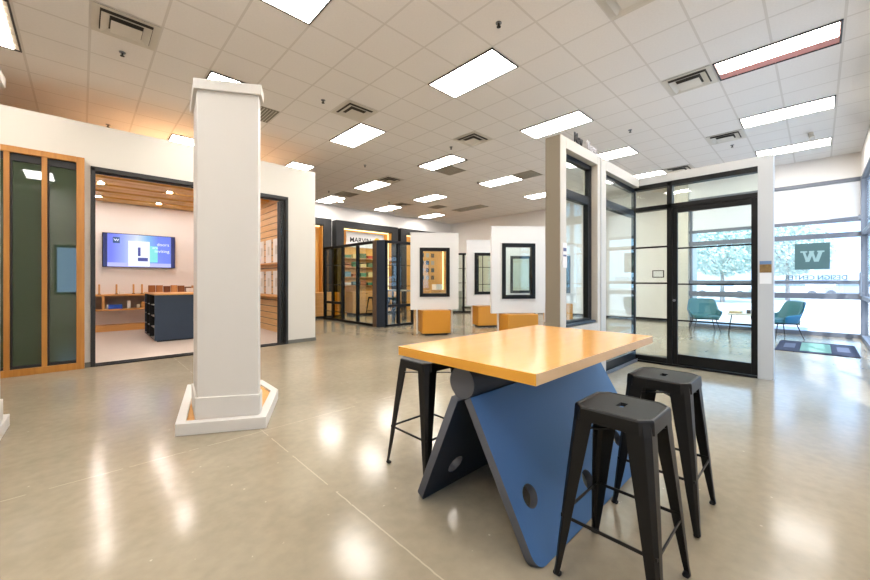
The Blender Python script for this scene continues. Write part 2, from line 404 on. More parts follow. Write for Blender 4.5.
# --- storefront (far end of the lounge and entrance) at X = 12.8
w = structure('window_3', (12.8, 0, 0))
b = MB()
for z0, z1 in ((0, .10), (.89, 1.03), (1.25, 1.34), (2.34, 2.46), (2.70, 2.78), (3.62, 3.71)): b.box(0, .12, -.74, 2.62, z0, z1)
for yy in (-.735, 1.12, 2.54): b.box(0.01, .11, yy, yy + .06, 0, 3.7)
b.build('mullions', M_ALU, w, bevel=.004)
MB().box(.04, .08, -.74, 2.62, 2.76, 3.64).build('spandrel_panel', mat('spandrel_white', (224, 224, 226), .5, noise=.01), w)
for y0, y1 in ((-.675, 1.12), (1.18, 2.54)):
    for z0, z1 in ((.09, .90), (1.0, 1.26), (1.32, 2.36), (2.44, 2.72)): MB().box(.055, .063, y0, y1, z0, z1).build('pane', M_WGLASS, w)
st('wall_front', M_FARW, (12.8, 12.92, -.75, 2.95, 3.70, CEIL))
# --- street wall on the right, Y = -0.68, glass bays, unseen stretch laid out for daylight
w = structure('window_4', (0, -.68, 0))
b = MB()
for z0, z1 in ((0, .09), (.90, .98), (2.36, 2.44), (3.64, 3.70)): (b.box(-.6, 1.2, -.1, 0, z0, z1) if .5 < z0 < 3 else b).box(5.0, 12.8, -.1, 0, z0, z1)
xs = [-.6, 1.14, 5.0, 6.9, 8.6, 10.4, 12.72]
for xx in xs: b.box(xx, xx + .06, -.09, .01, .90 if xx < 2 else 0, 2.44 if xx < 2 else 3.7)
b.build('mullions', M_ALU, w, bevel=.004)
MB().box(-.54, 1.14, -.055, -.047, .98, 2.36).build('pane', M_WGLASS, w)
for i in (2, 3, 4, 5):
    for z0, z1 in ((.09, .90), (.98, 2.36), (2.44, 3.64)): MB().box(xs[i] + .06, xs[i + 1], -.055, -.047, z0, z1).build('pane', M_WGLASS, w)
st('wall_right', M_FARW, (-5, 12.8, -.80, -.68, 3.70, CEIL), (-5, -.6, -.80, -.68, 0, 3.70), (1.2, 5.0, -.80, -.68, 0, 3.70), (-.6, 1.2, -.80, -.68, 0, .90), (-.6, 1.2, -.80, -.68, 2.44, 3.70))  # unseen solid stretch before the bays added to hold daylight back
# push bar of the entrance door seen at the right edge
o = MB().tube((11.9, -.62, 1.0), (11.9, -.62, 1.5), .016).tube((11.9, -.62, 1.06), (11.9, -.68, 1.06), .01).tube((11.9, -.62, 1.44), (11.9, -.68, 1.44), .01).build('door_pull', M_ALUD, w); o.location = (0, .68, 0)
o = MB().box(12.0, 12.06, -.66, -.60, 2.66, 2.74).tube((12.0, -.6, 2.70), (11.9, -.18, 2.67), .014).build('door_closer', M_ALUD, w); o.location = (0, .68, 0)

# ------------------------------------------------------------------ ceiling fixtures
T = .61
def cx(i): return (i + .1158) * T
def cy(j): return (j + .6532) * T
def light(i, j, label, style='flat', group='flat ceiling light panels'):
    t = thing('ceiling_light', label, 'ceiling light', (cx(i) + T / 2, cy(j) + T, CEIL), 0, group)
    h = T / 2 - .012; l = T - .012
    f = MB(); w_ = .018
    f.box(-h, h, -l, -l + w_, -.016, 0).box(-h, h, l - w_, l, -.016, 0).box(-h, -h + w_, -l + w_, l - w_, -.016, 0).box(h - w_, h, -l + w_, l - w_, -.016, 0)
    f.build('frame', M_BRONZE, t)
    if style == 'flat':
        MB().box(-h + w_, h - w_, -l + w_, l - w_, -.010, -.002).build('diffuser', M_LIGHT, t)
    elif style == 'pink':
        MB().box(-h + w_, h - w_, -l + w_, l - w_, -.006, -.002).build('reflector', M_PINK, t)
        MB().box(-.27, -.08, -l + .03, l - .03, -.012, -.006).build('diffuser', M_LIGHTC, t)
        MB().box(-.05, .08, -l + .03, l - .03, -.012, -.006).build('diffuser', M_LIGHTC, t)
        for k in range(1, 6): y = -l + k * 2 * l / 6; MB().box(.08, .275, y - .004, y + .004, -.014, -.006).build('louvre', M_PINK, t)
    else:
        MB().box(-h + w_, h - w_, -l + w_, l - w_, -.006, -.002).build('reflector', M_LOUV, t)
        for xx in (-.17, .0, .17): MB().box(xx - .055, xx + .055, -l + .03, l - .03, -.012, -.006).build('tube', M_LIGHTC, t)
        lv = MB()
        for k in range(1, 8): y = -l + k * 2 * l / 8; lv.box(-h + w_, h - w_, y - .004, y + .004, -.018, -.012)
        lv.build('louvre', M_LOUV, t)
    return t
light(6, 4, 'large flat white ceiling light panel in the upper middle, above the display table')
light(-2, 9, 'louvred fluorescent ceiling light at the top left edge of the photo', 'louvre', 'louvred ceiling lights')
light(2, 4, 'fluorescent ceiling light cut by the top edge, right of the white column')
light(6, 9, 'white ceiling light panel just beyond the square air diffuser, right of the white column')
light(10, 4, 'long white ceiling light panel directly above the taupe end of the lounge wall')
light(10, -1, 'fluorescent ceiling light with a pinkish reflector and dividers, top right', 'pink', 'pink ceiling light')
light(14, -1, 'long white ceiling light below the pinkish fluorescent, above the glass lounge front')
light(18, -1, 'thin white ceiling light farthest right, nearest the storefront glass')
light(2, 9, 'ceiling light mostly hidden behind the cap of the white column')
light(2, 14, 'small ceiling light showing just over the partition, left of the white column')
light(6, 14, 'small ceiling light just above the end of the partition, right of the white column')
light(10, 9, 'ceiling light in the middle of the hall beside a flat grey grille', 'louvre', 'louvred ceiling lights')
light(14, 9, 'white ceiling light left of a dark grille, over the tall white window panels')
light(10, 14, 'ceiling light second in the row running back from the partition end, by a small diffuser')
light(10, 18.35, 'far left ceiling light above the dark portal frames')
light(14, 18.1, 'far ceiling light close above the lettered portal on the back wall')
light(14, 14, 'far ceiling light in the middle distance between two rows, over the white panels')
light(18, 18.1, 'farthest ceiling light near the back corner of the hall')
light(18, 9, 'ceiling light just left of the taupe wall end, partly hidden by it')
light(14, 4, 'small ceiling light seen over the lounge side wall, past the raised lettering')
light(18, 4, 'thin ceiling light over the lounge glass front, near its left corner')
for i, j in ((-2, 4), (2, -1), (6, -1), (-2, -1), (-6, 4), (-6, 9)):
    light(i, j, 'white ceiling light panel outside the picture, part of the same grid')

def diffuser(i, j, label):
    t = thing('air_diffuser', label, 'air vent', (cx(i) + T / 2, cy(j) + T / 2, CEIL), 0, 'square ceiling air diffusers')
    MB().box(-.285, .285, -.285, .285, -.004, -.001).build('backing', M_VOID, t)
    for s, e, z0, z1 in ((.298, .232, -.010, -.004), (.222, .15, -.034, -.006)):
        b = MB().loft([[(-s, -s, z0), (s, -s, z0), (s, s, z0), (-s, s, z0)], [(-e, -e, z1), (e, -e, z1), (e, e, z1), (-e, e, z1)]], cap=False)
        o = b.build('ring', M_VENT, t); md = o.modifiers.new('solid', 'SOLIDIFY'); md.thickness = .002
    MB().loft([[(-.138, -.138, -.050), (.138, -.138, -.050), (.138, .138, -.050), (-.138, .138, -.050)], [(-.05, -.05, -.02), (.05, -.05, -.02), (.05, .05, -.02), (-.05, .05, -.02)]]).build('core', M_VENT, t)
diffuser(0, 8, 'large square air diffuser at the top left, above the honey-framed door')
diffuser(5, 8, 'square air diffuser right of the white column, beside a white light panel')
diffuser(9, 7, 'small square air diffuser in the middle of the ceiling')
diffuser(6, 1, 'square air diffuser cut by the top edge of the photo, left of the pinkish light')
diffuser(10, 1, 'square air diffuser touching the left end of the pinkish light')
diffuser(15, 1, 'small square air diffuser above the glass lounge front')
diffuser(18, 3, 'farthest square air diffuser, low over the lounge glass near the corner')
diffuser(10, 13, 'small far air diffuser beside the second light past the partition end')
diffuser(14, 17, 'tiny far air diffuser above the back wall portals')
def grille(x0, x1, y0, y1, label):
    t = thing('return_grille', label, 'air vent', ((x0 + x1) / 2, (y0 + y1) / 2, CEIL), 0, 'flat grey return grilles')
    a = (x1 - x0) / 2; c = (y1 - y0) / 2
    MB().box(-a, a, -c, c, -.006, -.001).build('backing', M_GRILLE, t)
    s = MB(); n = int(2 * a / .05)
    for k in range(n): x = -a + .02 + k * .05; s.box(x, x + .008, -c + .02, c - .02, -.014, -.007)
    s.build('slats', M_VENT, t)
grille(cx(3) + .02, cx(4) - .02, cy(10), cy(11), 'flat grey ceiling grille right beside the white column cap')
grille(cx(11), cx(12), cy(10), cy(11), 'flat grey ceiling grille touching the louvred light in mid hall')
grille(cx(14), cx(15), cy(8), cy(9), 'flat grey ceiling grille right of a light, over the tall white panels')
grille(cx(10), cx(11), cy(17), cy(18), 'flat grey ceiling grille by the far left light over the portals')
grille(cx(16) + .1, cx(17), cy(16), cy(17), 'small flat grey ceiling grille near the far back corner')
grille(cx(18), cx(18.9), cy(14.1), cy(16.6), 'long dark ceiling grille near the far wall')

SPR = [(3.44, 2.53, 'sprinkler head above the big middle light panel'), (2.84, 5.59, 'sprinkler head right of the white column, left of the square diffuser'),
       (5.86, 5.59, 'sprinkler head in mid ceiling before the louvred light'), (.38, 6.22, 'sprinkler head just below the top left air diffuser'),
       (.36, 9.27, 'sprinkler head showing right over the left partition top'), (7.72, 2.54, 'sprinkler head right of the lounge lettering'),
       (10.17, 1.29, 'sprinkler head between the small diffuser and the glass lounge front'), (8.5, 7.01, 'sprinkler head left of the light over the white panels'),
       (5.19, 7.97, 'sprinkler head past the white panel beyond the partition end'), (5.83, 11.08, 'far sprinkler head above the portal by the partition end'), (8.25, 11.06, 'far sprinkler head over the lettered portal')]
for x, y, lab in SPR:
    t = thing('sprinkler_head', lab, 'sprinkler', (x, y, CEIL), 0, 'ceiling sprinkler heads')
    MB().tube((0, 0, 0), (0, 0, -.008), .035).build('escutcheon', M_ALUD, t)
    MB().tube((0, 0, -.008), (0, 0, -.045), .010).tube((0, 0, -.045), (0, 0, -.050), .024).build('deflector', M_DARK, t)
t = thing('ceiling_sensor', 'small white twin-headed emergency lamp on the ceiling by the farthest right light', 'emergency light', (10.48, .1, CEIL))
MB().box(-.06, .06, -.04, .04, -.05, 0).build('body', M_VENT, t, bevel=.01)
for s in (-1, 1): MB().tube((s * .05, 0, -.05), (s * .09, -.02, -.13), .035, .045).build('lamp_head', M_VENT, t)

for k, x in enumerate((4.6, 6.9, 9.2, 11.5)):
    t = thing('wall_washer', 'small round recessed lamp washing the wall above the charcoal portals', 'downlight', (x, 12.2, CEIL), 0, 'wall washers above the portals')
    MB().tube((0, 0, 0), (0, 0, -.012), .09, seg=20).build('trim_ring', M_VENT, t)
    MB().tube((0, 0, -.012), (0, 0, -.016), .07, seg=20).build('lens', mat('washer_lens', (255, 250, 240), .5, emit=(255, 244, 228), estr=70), t)

# ------------------------------------------------------------------ white columns
RIM = [(.567, 3.755), (1.185, 3.405), (1.585, 4.18), (1.6, 4.73), (.893, 5.112)]
SH = [(.735, 3.80), (1.165, 3.54), (1.222, 3.66), (1.24, 4.08), (.81, 4.34)]
def scale_poly(p, k):
    mx = sum(a for a, _ in p) / len(p); my = sum(b_ for _, b_ in p) / len(p)
    return [(mx + (a - mx) * (1 + k), my + (b_ - my) * (1 + k)) for a, b_ in p]
def inset(p, d):
    n = len(p); out = []
    for i in range(n):
        a = Vector(p[i - 1]); b_ = Vector(p[i]); c = Vector(p[(i + 1) % n])
        e1 = (b_ - a).normalized(); e2 = (c - b_).normalized(); n1 = Vector((-e1.y, e1.x)); n2 = Vector((-e2.y, e2.x))
        bis = (n1 + n2).normalized(); out.append(tuple(b_ + bis * d / max(.3, bis.dot(n1))))
    return out
def column(off_rim, off_sh, label):
    ox, oy = 1.0, 4.0
    t = thing('display_column', label, 'column', (ox + off_rim[0], oy + off_rim[1], 0))
    rim = [(a - ox, b_ - oy) for a, b_ in RIM]; dx = off_sh[0] - off_rim[0]; dy = off_sh[1] - off_rim[1]
    sh = [(a - ox + dx, b_ - oy + dy) for a, b_ in SH]
    inn = inset(rim, .075); b = MB(); n = len(rim)
    o0 = [(x, y, 0.004) for x, y in rim]; o1 = [(x, y, .105) for x, y in rim]; i1 = [(x, y, .105) for x, y in inn]; i0 = [(x, y, .07) for x, y in inn]
    b.loft([o0, o1, i1, i0], cap=False); b.build('plinth_rim', M_TRIMW, t, bevel=.004)
    MB().prism(inset(rim, .070), .004, .082).build('tray', M_TRAY, t)
    MB().prism(sh, .08, 3.09).build('shaft', M_TRIMW, t, bevel=.006)
    MB().prism(inset(sh, -.016), .083, .285).build('base_collar', M_TRIMW, t, bevel=.006)
    MB().prism(inset(sh, -.028), 3.005, 3.095).build('cap', M_TRIMW, t, bevel=.004)
column((0, 0), (0, 0), 'tall white faceted column on a low white plinth with a tan tray')
column((-2.07, .37), (-1.75, .85), 'second white column, only a sliver of its plinth showing at the left edge')

# ------------------------------------------------------------------ worktable
t = thing('display_table', 'tall maple-topped table standing on two leaning blue boards and a round beam', 'table', (2.2, 1.32, 0))
X0, X1, Y0, Y1 = -.785, .83, -.475, .475
tp = MB().box(X0, X1, Y0, Y1, .858, .91).build('tabletop', M_TOP, t, bevel=.002)
MB().box(X0, X1, Y0 - .0025, Y0, .858, .9085).build('edge_band', M_EDGE, tp)
MB().box(X0 - .0025, X0, Y0 - .0025, Y1, .858, .9085).build('edge_band', M_EDGE2, tp)
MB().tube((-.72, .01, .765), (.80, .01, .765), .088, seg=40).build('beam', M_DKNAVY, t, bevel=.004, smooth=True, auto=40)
MB().tube((-.724, .01, .765), (-.72, .01, .765), .086, seg=40).build('beam_end_disc', M_GREY, t)
def leaning(y0, z0, y1, z1, holes, sgn, name, m, medge, r=.05, x0=-.70):
    # board whose outer face runs from (y0,z0) at the floor to (y1,z1)
    L = math.hypot(y1 - y0, z1 - z0); th = .05
    pts = rrect(x0, .87, 0, L, r)
    pts = [(p, q) for p, q in pts if q < L * .5] + [(.87, L), (x0, L)]
    pts.sort(key=lambda p: math.atan2(p[1] - L / 2, p[0] - .07))
    o = plate(name, pts, holes, th, m, t, bevel=.003)
    o.data.materials.append(medge)
    for f in o.data.polygons:
        c = f.center; inhole = any(math.hypot(c.x - hx, c.y - hy) < r_ + .01 for hx, hy, r_ in holes)
        if abs(f.normal.z) < .5 and not inhole: f.material_index = 1
        if inhole and abs(f.normal.z) < .5: f.material_index = 1
    e1 = Vector((1, 0, 0)); e2 = Vector((0, (y1 - y0) / L, (z1 - z0) / L)); e3 = e1.cross(e2)
    # e3 points (0,-dz,dy): outer side for the near board
    R = Matrix((e1, e2, e3)).transposed().to_4x4()
    off = Vector((0, y0 - 1.32, z0)) - e3 * (th if sgn > 0 else 0)
    o.matrix_local = Matrix.Translation(off) @ R
    return o
hz = lambda x, z: (x - 2.2, z / math.sin(math.atan2(.688, .387)), .054)
o = leaning(.865, .004, 1.262, .70, [hz(1.62, .234), hz(2.16, .135), hz(2.72, .205)], 1, 'near_board', M_BLUE, M_GREY, .07, -.73)
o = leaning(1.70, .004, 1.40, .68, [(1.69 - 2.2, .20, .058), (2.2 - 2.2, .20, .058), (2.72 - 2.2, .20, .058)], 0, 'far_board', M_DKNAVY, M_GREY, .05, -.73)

# ------------------------------------------------------------------ metal stools
def make_stool():
    t = thing('bar_stool', '', 'stool', (0, 0, 0), 0, 'black metal bar stools')
    # seat: pressed steel, cut corners, skirt and a hand slot
    def oct(h, c): return [(h, h - c), (h - c, h), (-h + c, h), (-h, h - c), (-h, -h + c), (-h + c, -h), (h - c, -h), (h, -h + c)]
    b = MB()
    rings = [[(x, y, .705) for x, y in oct(.164, .044)], [(x, y, .755) for x, y in oct(.161, .044)], [(x, y, .762) for x, y in oct(.157, .042)],
             [(x, y, .764) for x, y in oct(.150, .040)], [(x, y, .761) for x, y in oct(.142, .038)], [(x, y, .761) for x, y in oct(.08, .025)]]
    b.loft(rings, cap=False)
    top = [b.bm.verts.new(p) for p in ()]
    # top with slot: bridge octagon to slot rectangle of eight points
    o8 = [(x, y, .761) for x, y in oct(.08, .025)]
    sl = [(.016, .0), (.016, .032), (0, .034), (-.016, .032), (-.016, 0), (-.016, -.032), (0, -.034), (.016, -.032)]
    # order both rings by angle
    key = lambda p: math.atan2(p[1], p[0])
    ring2 = [(p[1] * 1.0, p[0] * 1.0, .761) for p in sl]
    A = sorted(o8, key=key); B = sorted(ring2, key=key)
    B2 = [(x, y, .745) for x, y, _ in B]
    b.loft([A, B, B2], cap=False)
    s = b.build('seat', M_GUN, t, smooth=False)
    md = s.modifiers.new('solid', 'SOLIDIFY'); md.thickness = .0025; md.offset = -1
    s.modifiers.new('weld', 'WELD')
    cornr = []
    for sx in (1, -1):
        for sy in (1, -1):
            rings = []
            for z, c, w, ch in ((.752, .150, .092, .022), (.70, .158, .090, .022), (.62, .165, .084, .021), (.40, .184, .064, .017), (.20, .200, .047, .013), (.05, .212, .031, .010), (.012, .217, .028, .010)):
                th = .003
                p = [(c - w, c), (c - ch, c), (c, c - ch), (c, c - w), (c - th, c - w), (c - th, c - ch - .001), (c - ch - .001, c - th), (c - w, c - th)]
                rings.append([(sx * x, sy * y, z) for x, y in p])
            lg = MB().loft(rings).build('leg', M_GUN, t, bevel=.0008)
            MB().box(sx * .217 - (.032 if sx > 0 else -.004), sx * .217 + (.004 if sx > 0 else .032), sy * .217 - (.032 if sy > 0 else -.004), sy * .217 + (.004 if sy > 0 else .032), 0.0, .018).build('foot_cap', M_RUB, lg, bevel=.008)
    h = .190; z = .27
    for k in range(4):
        a = k * PI / 2; ca, sa = math.cos(a), math.sin(a); R = Matrix.Rotation(a, 4, 'Z')
        MB().box(-h, h, h - .004, h + .002, z - .007, z + .007, mtx=R).build('footrest_bar', M_GUN, t, bevel=.001)
    cb = MB()
    for a in (PI / 4, -PI / 4): cb.box(-.19, .19, -.009, .009, .655, .660, mtx=Matrix.Rotation(a, 4, 'Z'))
    cb.build('cross_brace', M_GUN, t)
    return t
s0 = make_stool()
s0.location = (1.735, .605, 0); s0['label'] = 'nearest black metal bar stool, standing alone in front at the table corner'
dup(s0, (2.475, .63, 0), 0, 'black metal bar stool just behind the nearest one, on the right side of the table')
dup(s0, (1.80, 1.945, 0), 0, 'black metal bar stool behind the left end of the maple table')

# ------------------------------------------------------------------ hanging window panels on mustard pedestals
def window_panel(d_x, d_y, lab, lab2, muntin=False, gm=M_GLASS, rz=-.36, dy=0.0, plab=''):
    t = thing('window_display_panel', lab, 'display panel', (d_x, d_y, 0), rz, 'tall white window display panels')
    # local: panel faces -Y, X to the right
    b = MB(); W = .6; w0, w1, z0, z1 = -.345, .345, .96, 2.12
    b.box(-W, w0, -.06, .06, .61, 2.52).box(w1, W, -.06, .06, .61, 2.52).box(w0, w1, -.06, .06, .61, z0).box(w0, w1, -.06, .06, z1, 2.52)
    b.build('panel', M_PANEL, t)
    MB().box(-W - .01, W + .01, -.07, .07, 2.50, 2.525).build('top_cap', M_PANEL, t)
    c = MB(); frame_xz(c, w0 - .06, w1 + .06, -.075, -.06, z0 - .06, z1 + .06, .035); c.build('casing', M_PANEL, t, bevel=.003)
    f = MB(); frame_xz(f, w0 - .03, w1 + .03, -.095, .02, z0 - .03, z1 + .03, .085); f.build('window_frame', M_BLACK, t, bevel=.004)
    MB().box(w0 + .05, w1 - .05, -.02, -.012, z0 + .05, z1 - .05).build('pane', gm, t)
    if muntin: MB().box(-.008 - .12, .008 - .12, -.035, .0, z0 + .05, z1 - .05).box(w0 + .05, w1 - .05, -.035, 0, 1.72, 1.735).box(w0 + .05, w1 - .05, -.035, 0, 1.22, 1.235).build('muntin', M_BLACK, t)
    for s in (-1, 1): MB().box(s * .44 - .02, s * .44 + .02, .0, .03, .002, .61).build('leg', M_TRIMW, t, bevel=.003)
    # pedestal is square with the room, not with the panel
    p = thing('display_pedestal', lab2, 'pedestal', (d_x, d_y, 0), PI / 4 * 0 - .55, 'mustard pedestals under the white panels')
    MB().box(-.36, .34, -.30, .30, .05, .60).build('body', M_MUST, p, bevel=.004)
    MB().box(-.28, .28, -.23, .23, .001, .05).build('toe_kick', M_DARK, p)
    return t
RZ = PI / 2 * 0 - (PI / 2 - .8055) - .36 + PI * 0
def face(): return math.atan2(.7211, .6928) - PI / 2 - .0
base = math.atan2(.7211, .6928) - PI / 2          # local -Y towards the camera
tilt = -.36
PN = [(6.38, 6.66, 'white window panel with a black framed opening, leftmost, beside the glass vitrine', 'mustard pedestal under the leftmost white window panel', False, M_GLASS),
      (8.61, 6.77, 'white window panel in the middle, set back, its black window divided by bars', 'mustard pedestal under the middle, divided-window panel', True, M_GGLASS),
      (6.98, 4.62, 'nearest white window panel, just behind the far corner of the maple table', 'mustard pedestal under the nearest white window panel, behind the table', False, M_GLASS),
      (10.5, 6.83, 'white window panel seen through the opening of the nearest one', 'mustard pedestal under the far panel hidden by the nearest one', False, M_GGLASS),
      (11.2, 5.87, 'white window panel seen behind the taupe wall end and through the lounge side window', 'mustard pedestal right behind the taupe wall end', True, M_GGLASS)]
for x, y, l1, l2, mu, gm in PN:
    tt = window_panel(x, y, l1, l2, mu, gm, rz=base + .09)

# ------------------------------------------------------------------ glass vitrines of doors
def door_unit(t, p0, p1, cols, bars, z1=2.5, thin=None, rail=.6, low=None, mats=None):
    """glazed black unit between two floor points: frame, panes"""
    p0 = Vector(p0); p1 = Vector(p1); L = (p1 - p0).length; a = math.atan2(p1.y - p0.y, p1.x - p0.x)
    R = Matrix.Translation((p0.x, p0.y, 0)) @ Matrix.Rotation(a, 4, 'Z')
    w = .06
    f = MB(); f.box(0, L, -.04, .04, z1 - .08, z1).box(0, L, -.04, .04, 0.002, .07)
    xs = [0] + [L * c for c in cols] + [L]
    f.box(0, w, -.04, .04, .07, z1 - .08).box(L - w, L, -.04, .04, .07, z1 - .08)
    for x in xs[1:-1]: f.box(x - w * .8, x + w * .8, -.04, .04, .07, z1 - .08)
    if low is not None:
        for c0, c1 in low: f.box(L * c0, L * c1, -.035, .035, .56, .64)
    o = f.build('frame', M_BLACK, t, bevel=.003); o.matrix_local = R
    for i in range(len(xs) - 1):
        o = MB().box(xs[i] + w * .9, xs[i + 1] - w * .9, -.005, .005, .07, z1 - .08).build('pane', mats[i] if mats else M_GLASS, t); o.matrix_local = R
    g = MB()
    for z in bars: g.box(w, L - w, -.015, .015, z - .01, z + .01)
    o = g.build('muntin', M_BLACK, t); o.matrix_local = R
    if thin:
        g = MB()
        for x in thin: g.box(L * x - .02, L * x + .02, -.03, .03, .07, z1 - .08)
        o = g.build('stile', M_BLACK, t); o.matrix_local = R
t = thing('door_vitrine', 'free-standing black glazed vitrine of glass doors in front of the lettered portal', 'glass display', (6.15, 8.6, 0))
door_unit(t, (0, 3.36), (0, .33), [.19, .405, .70], [1.86, 1.2, .3], low=[(0.02, .40)], mats=[M_GLASS, glass('yellow_glow_glass', (226, 206, 124), film=1.0), M_GLASS, M_GLASS])  # second pane's yellow tint paints in the warm light reflected there
door_unit(t, (.10, 0), (1.17, 0), [.475], [1.785, 1.175], low=[(.03, .97)])
b = MB(); b.prism([(-.03, .33), (-.03, .18), (.10, -.04), (.20, -.04), (.20, .12), (.06, .33)], .002, 2.5); b.build('corner_post', M_NAVY, t, bevel=.004)
MB().box(-.05, -.032, .19, .36, .002, 2.5).build('edge_strip', mat('brown_strip', (96, 72, 54), .5, noise=.05), t)
MB().box(-.04, .04, 3.30, 3.40, 0.002, 2.5).build('end_post', M_BLACK, t)
t = thing('door_vitrine', 'far black glazed vitrine seen in the gap between the white window panels', 'glass display', (11.1, 9.95, 0))
door_unit(t, (0, .8), (0.9, -.1), [.5], [1.85, 1.25, .62], low=None)
MB().box(.35, .65, .62, .92, .002, .9).build('cabinet', mat('pale_cabinet', (176, 176, 168), .5, noise=.03), t, bevel=.004)

# ------------------------------------------------------------------ portals on the back wall
M_LED = mat('warm_led_strip', (255, 225, 150), 0.5, emit=(255, 232, 170), estr=1.8)
def portal(x0, x1, name_label, sides=True):
    yw = YB - .005; dp = .35
    t = thing('display_portal', name_label, 'display niche', ((x0 + x1) / 2, yw, 0), 0, 'charcoal portals on the back wall')
    a = (x1 - x0) / 2; w = .33
    f = MB(); f.box(-a, -a + w, -dp, 0, .0, 3.68).box(a - w, a, -dp, 0, 0, 3.68).box(-a + w, a - w, -dp, 0, 3.43, 3.68)
    f.build('frame', M_CHAR, t, bevel=.004)
    MB().box(-a + w, a - w, -.03, -.002, .0, 3.43).build('back_panel', M_PORT, t)
    MB().box(-a + w, -a + w + .03, -dp + .06, -.03, 0, 3.40).build('side_panel', M_PORT, t)
    MB().box(a - w - .03, a - w, -dp + .06, -.03, 0, 3.40).build('side_panel', M_PORT, t)
    MB().box(-a + w + .03, a - w - .03, -.10, -.05, 3.38, 3.42).build('led_strip', M_LED, t)
    if not sides: return t
    MB().box(-a + w + .031, -a + w + .05, -.12, -.08, .9, 3.36).build('led_strip', M_LED, t)
    MB().box(a - w - .05, a - w - .031, -.12, -.08, .9, 3.36).build('led_strip', M_LED, t)
    return t
portal(5.2, 6.85, 'charcoal portal on the back wall, leftmost, half hidden by the partition end', False)
p2 = portal(7.05, 10.05, 'wide charcoal portal with a lit white name board, behind the vitrine')
portal(10.2, 13.45, 'charcoal portal on the back wall right of the name board, behind the leftmost panel')
t = thing('name_board', 'white board reading MARVIN with a yellow dot, inside the wide portal', 'sign', (8.53, YB - .06, 2.70))
MB().box(-.92, .92, -.05, -.03, 0, .62).build('board', M_PAPER, t, bevel=.003)
text_obj('lettering', 'MARVIN', .27, M_DARK, t, (-.76, -.055, .21), (PI / 2, 0, 0), .008, sx=1.02, weight=.003)
MB().tube((.56, -.05, .31), (.56, -.065, .31), .145, seg=32).build('dot', mat('yellow_disc', (236, 200, 40), .5, noise=.02), t)
# base drawers and shelves
def drawers(x, y, lab, n=3, w=1.2):
    t = thing('drawer_cabinet', lab, 'cabinet', (x, y, 0), 0, 'honey drawer cabinets in the portals')
    MB().box(-w / 2, w / 2, -.25, .25, .08, .92).build('body', M_COUNT, t, bevel=.003)
    MB().box(-w / 2 + .03, w / 2 - .03, -.21, .22, .001, .08).build('toe_kick', M_DARK, t)
    for k in range(n):
        dd = MB().box(-w / 2 + .02, w / 2 - .02, -.27, -.25, .1 + k * .27, .35 + k * .27).build('drawer', M_COUNT, t, bevel=.003)
        MB().box(-.05, .05, -.285, -.27, .29 + k * .27, .305 + k * .27).build('handle', M_DARK, dd)
drawers(6.25, YB - .70, 'honey wood drawer cabinet at the foot of the leftmost portal, beside the partition')
drawers(8.0, YB - .70, 'honey wood drawer cabinet behind the vitrine, left half of the wide portal')
drawers(9.2, YB - .70, 'honey wood drawer cabinet behind the vitrine, right half of the wide portal', w=1.1)
drawers(12.0, YB - .70, 'honey wood drawer cabinet under the sample tiles, seen through the leftmost panel')
kk = 0
SC = [(60, 120, 80), (170, 60, 40), (80, 120, 130), (200, 180, 120), (190, 190, 190), (150, 90, 40), (90, 110, 70), (210, 205, 195)]
ADJ = ['green', 'red', 'slate blue', 'straw', 'silver', 'brown', 'olive', 'ivory']
WHERE = ['top', 'second', 'third', 'lowest']
for r, z in enumerate((2.25, 1.9, 1.5, 1.15)):
    sh = MB().box(7.45, 9.68, YB - .33, YB - .04, z - .02, z).build('wall_shelf', M_COUNT, bevel=.002)
    tag(sh, f'{WHERE[r]} honey shelf in the wide portal, below the name board', 'shelf', 'honey shelves in the wide portal')
    for k in range(6):
        q = (k * 3 + r * 5) % 8; x = 7.6 + k * .36
        o = MB().box(-.13, .13, -.08, .08, 0, .12 + .04 * ((k + r) % 3)).build('sample_box', mat(ADJ[q] + '_box', SC[q], .5, noise=.03), bevel=.004, loc=(x, YB - .2, z + .001))
        tag(o, f'{ADJ[q]} sample box, {["first","second","third","fourth","fifth","sixth"][k]} from the left on the {WHERE[r]} shelf of the wide portal', 'box', 'sample boxes in the wide portal')
        kk += 1
for r in range(4):
    for k in range(3):
        o = MB().box(-.1, .1, -.015, .0, -.1, .1).build('sample_tile', mat('tile_%d' % ((r + k) % 3), [(58, 66, 70), (168, 160, 146), (96, 74, 52)][(r + k) % 3], .4, noise=.04), bevel=.003, loc=(11.75 + k * .34, YB - .036, 1.5 + r * .36))
        tag(o, f'{["dark slate","pale stone","brown"][(r + k) % 3]} square tile, {["left","middle","right"][k]} column, {["bottom","second","third","top"][r]} row, in the right portal', 'tile', 'square sample tiles in the right portal')
o = MB().box(-.2, .2, -.15, .15, 0, .26).build('white_carton', M_PAPER, bevel=.006, loc=(12.1, YB - .7, .922)); tag(o, 'white carton on the drawer cabinet seen through the leftmost panel', 'box')
# counter and stools seen through the vitrine
t = thing('high_counter', 'grey high counter seen through the glass vitrine', 'counter', (8.35, 10.6, 0), .2)
MB().box(-.45, .45, -.7, .7, .96, 1.0).build('countertop', mat('grey_top', (128, 120, 108), .5, noise=.04), t, bevel=.004)
for sx in (-.38, .38):
    for sy in (-.62, .62): MB().box(sx - .03, sx + .03, sy - .03, sy + .03, .001, .96).build('leg', M_DARK, t)
for k, (x, y, w) in enumerate(((7.72, 10.05, 'right end'), (7.62, 10.5, 'middle'), (7.5, 10.95, 'left end'))):
    dup(s0, (x, y, 0), .2, f'far black stool at the {w} of the grey counter behind the vitrine')

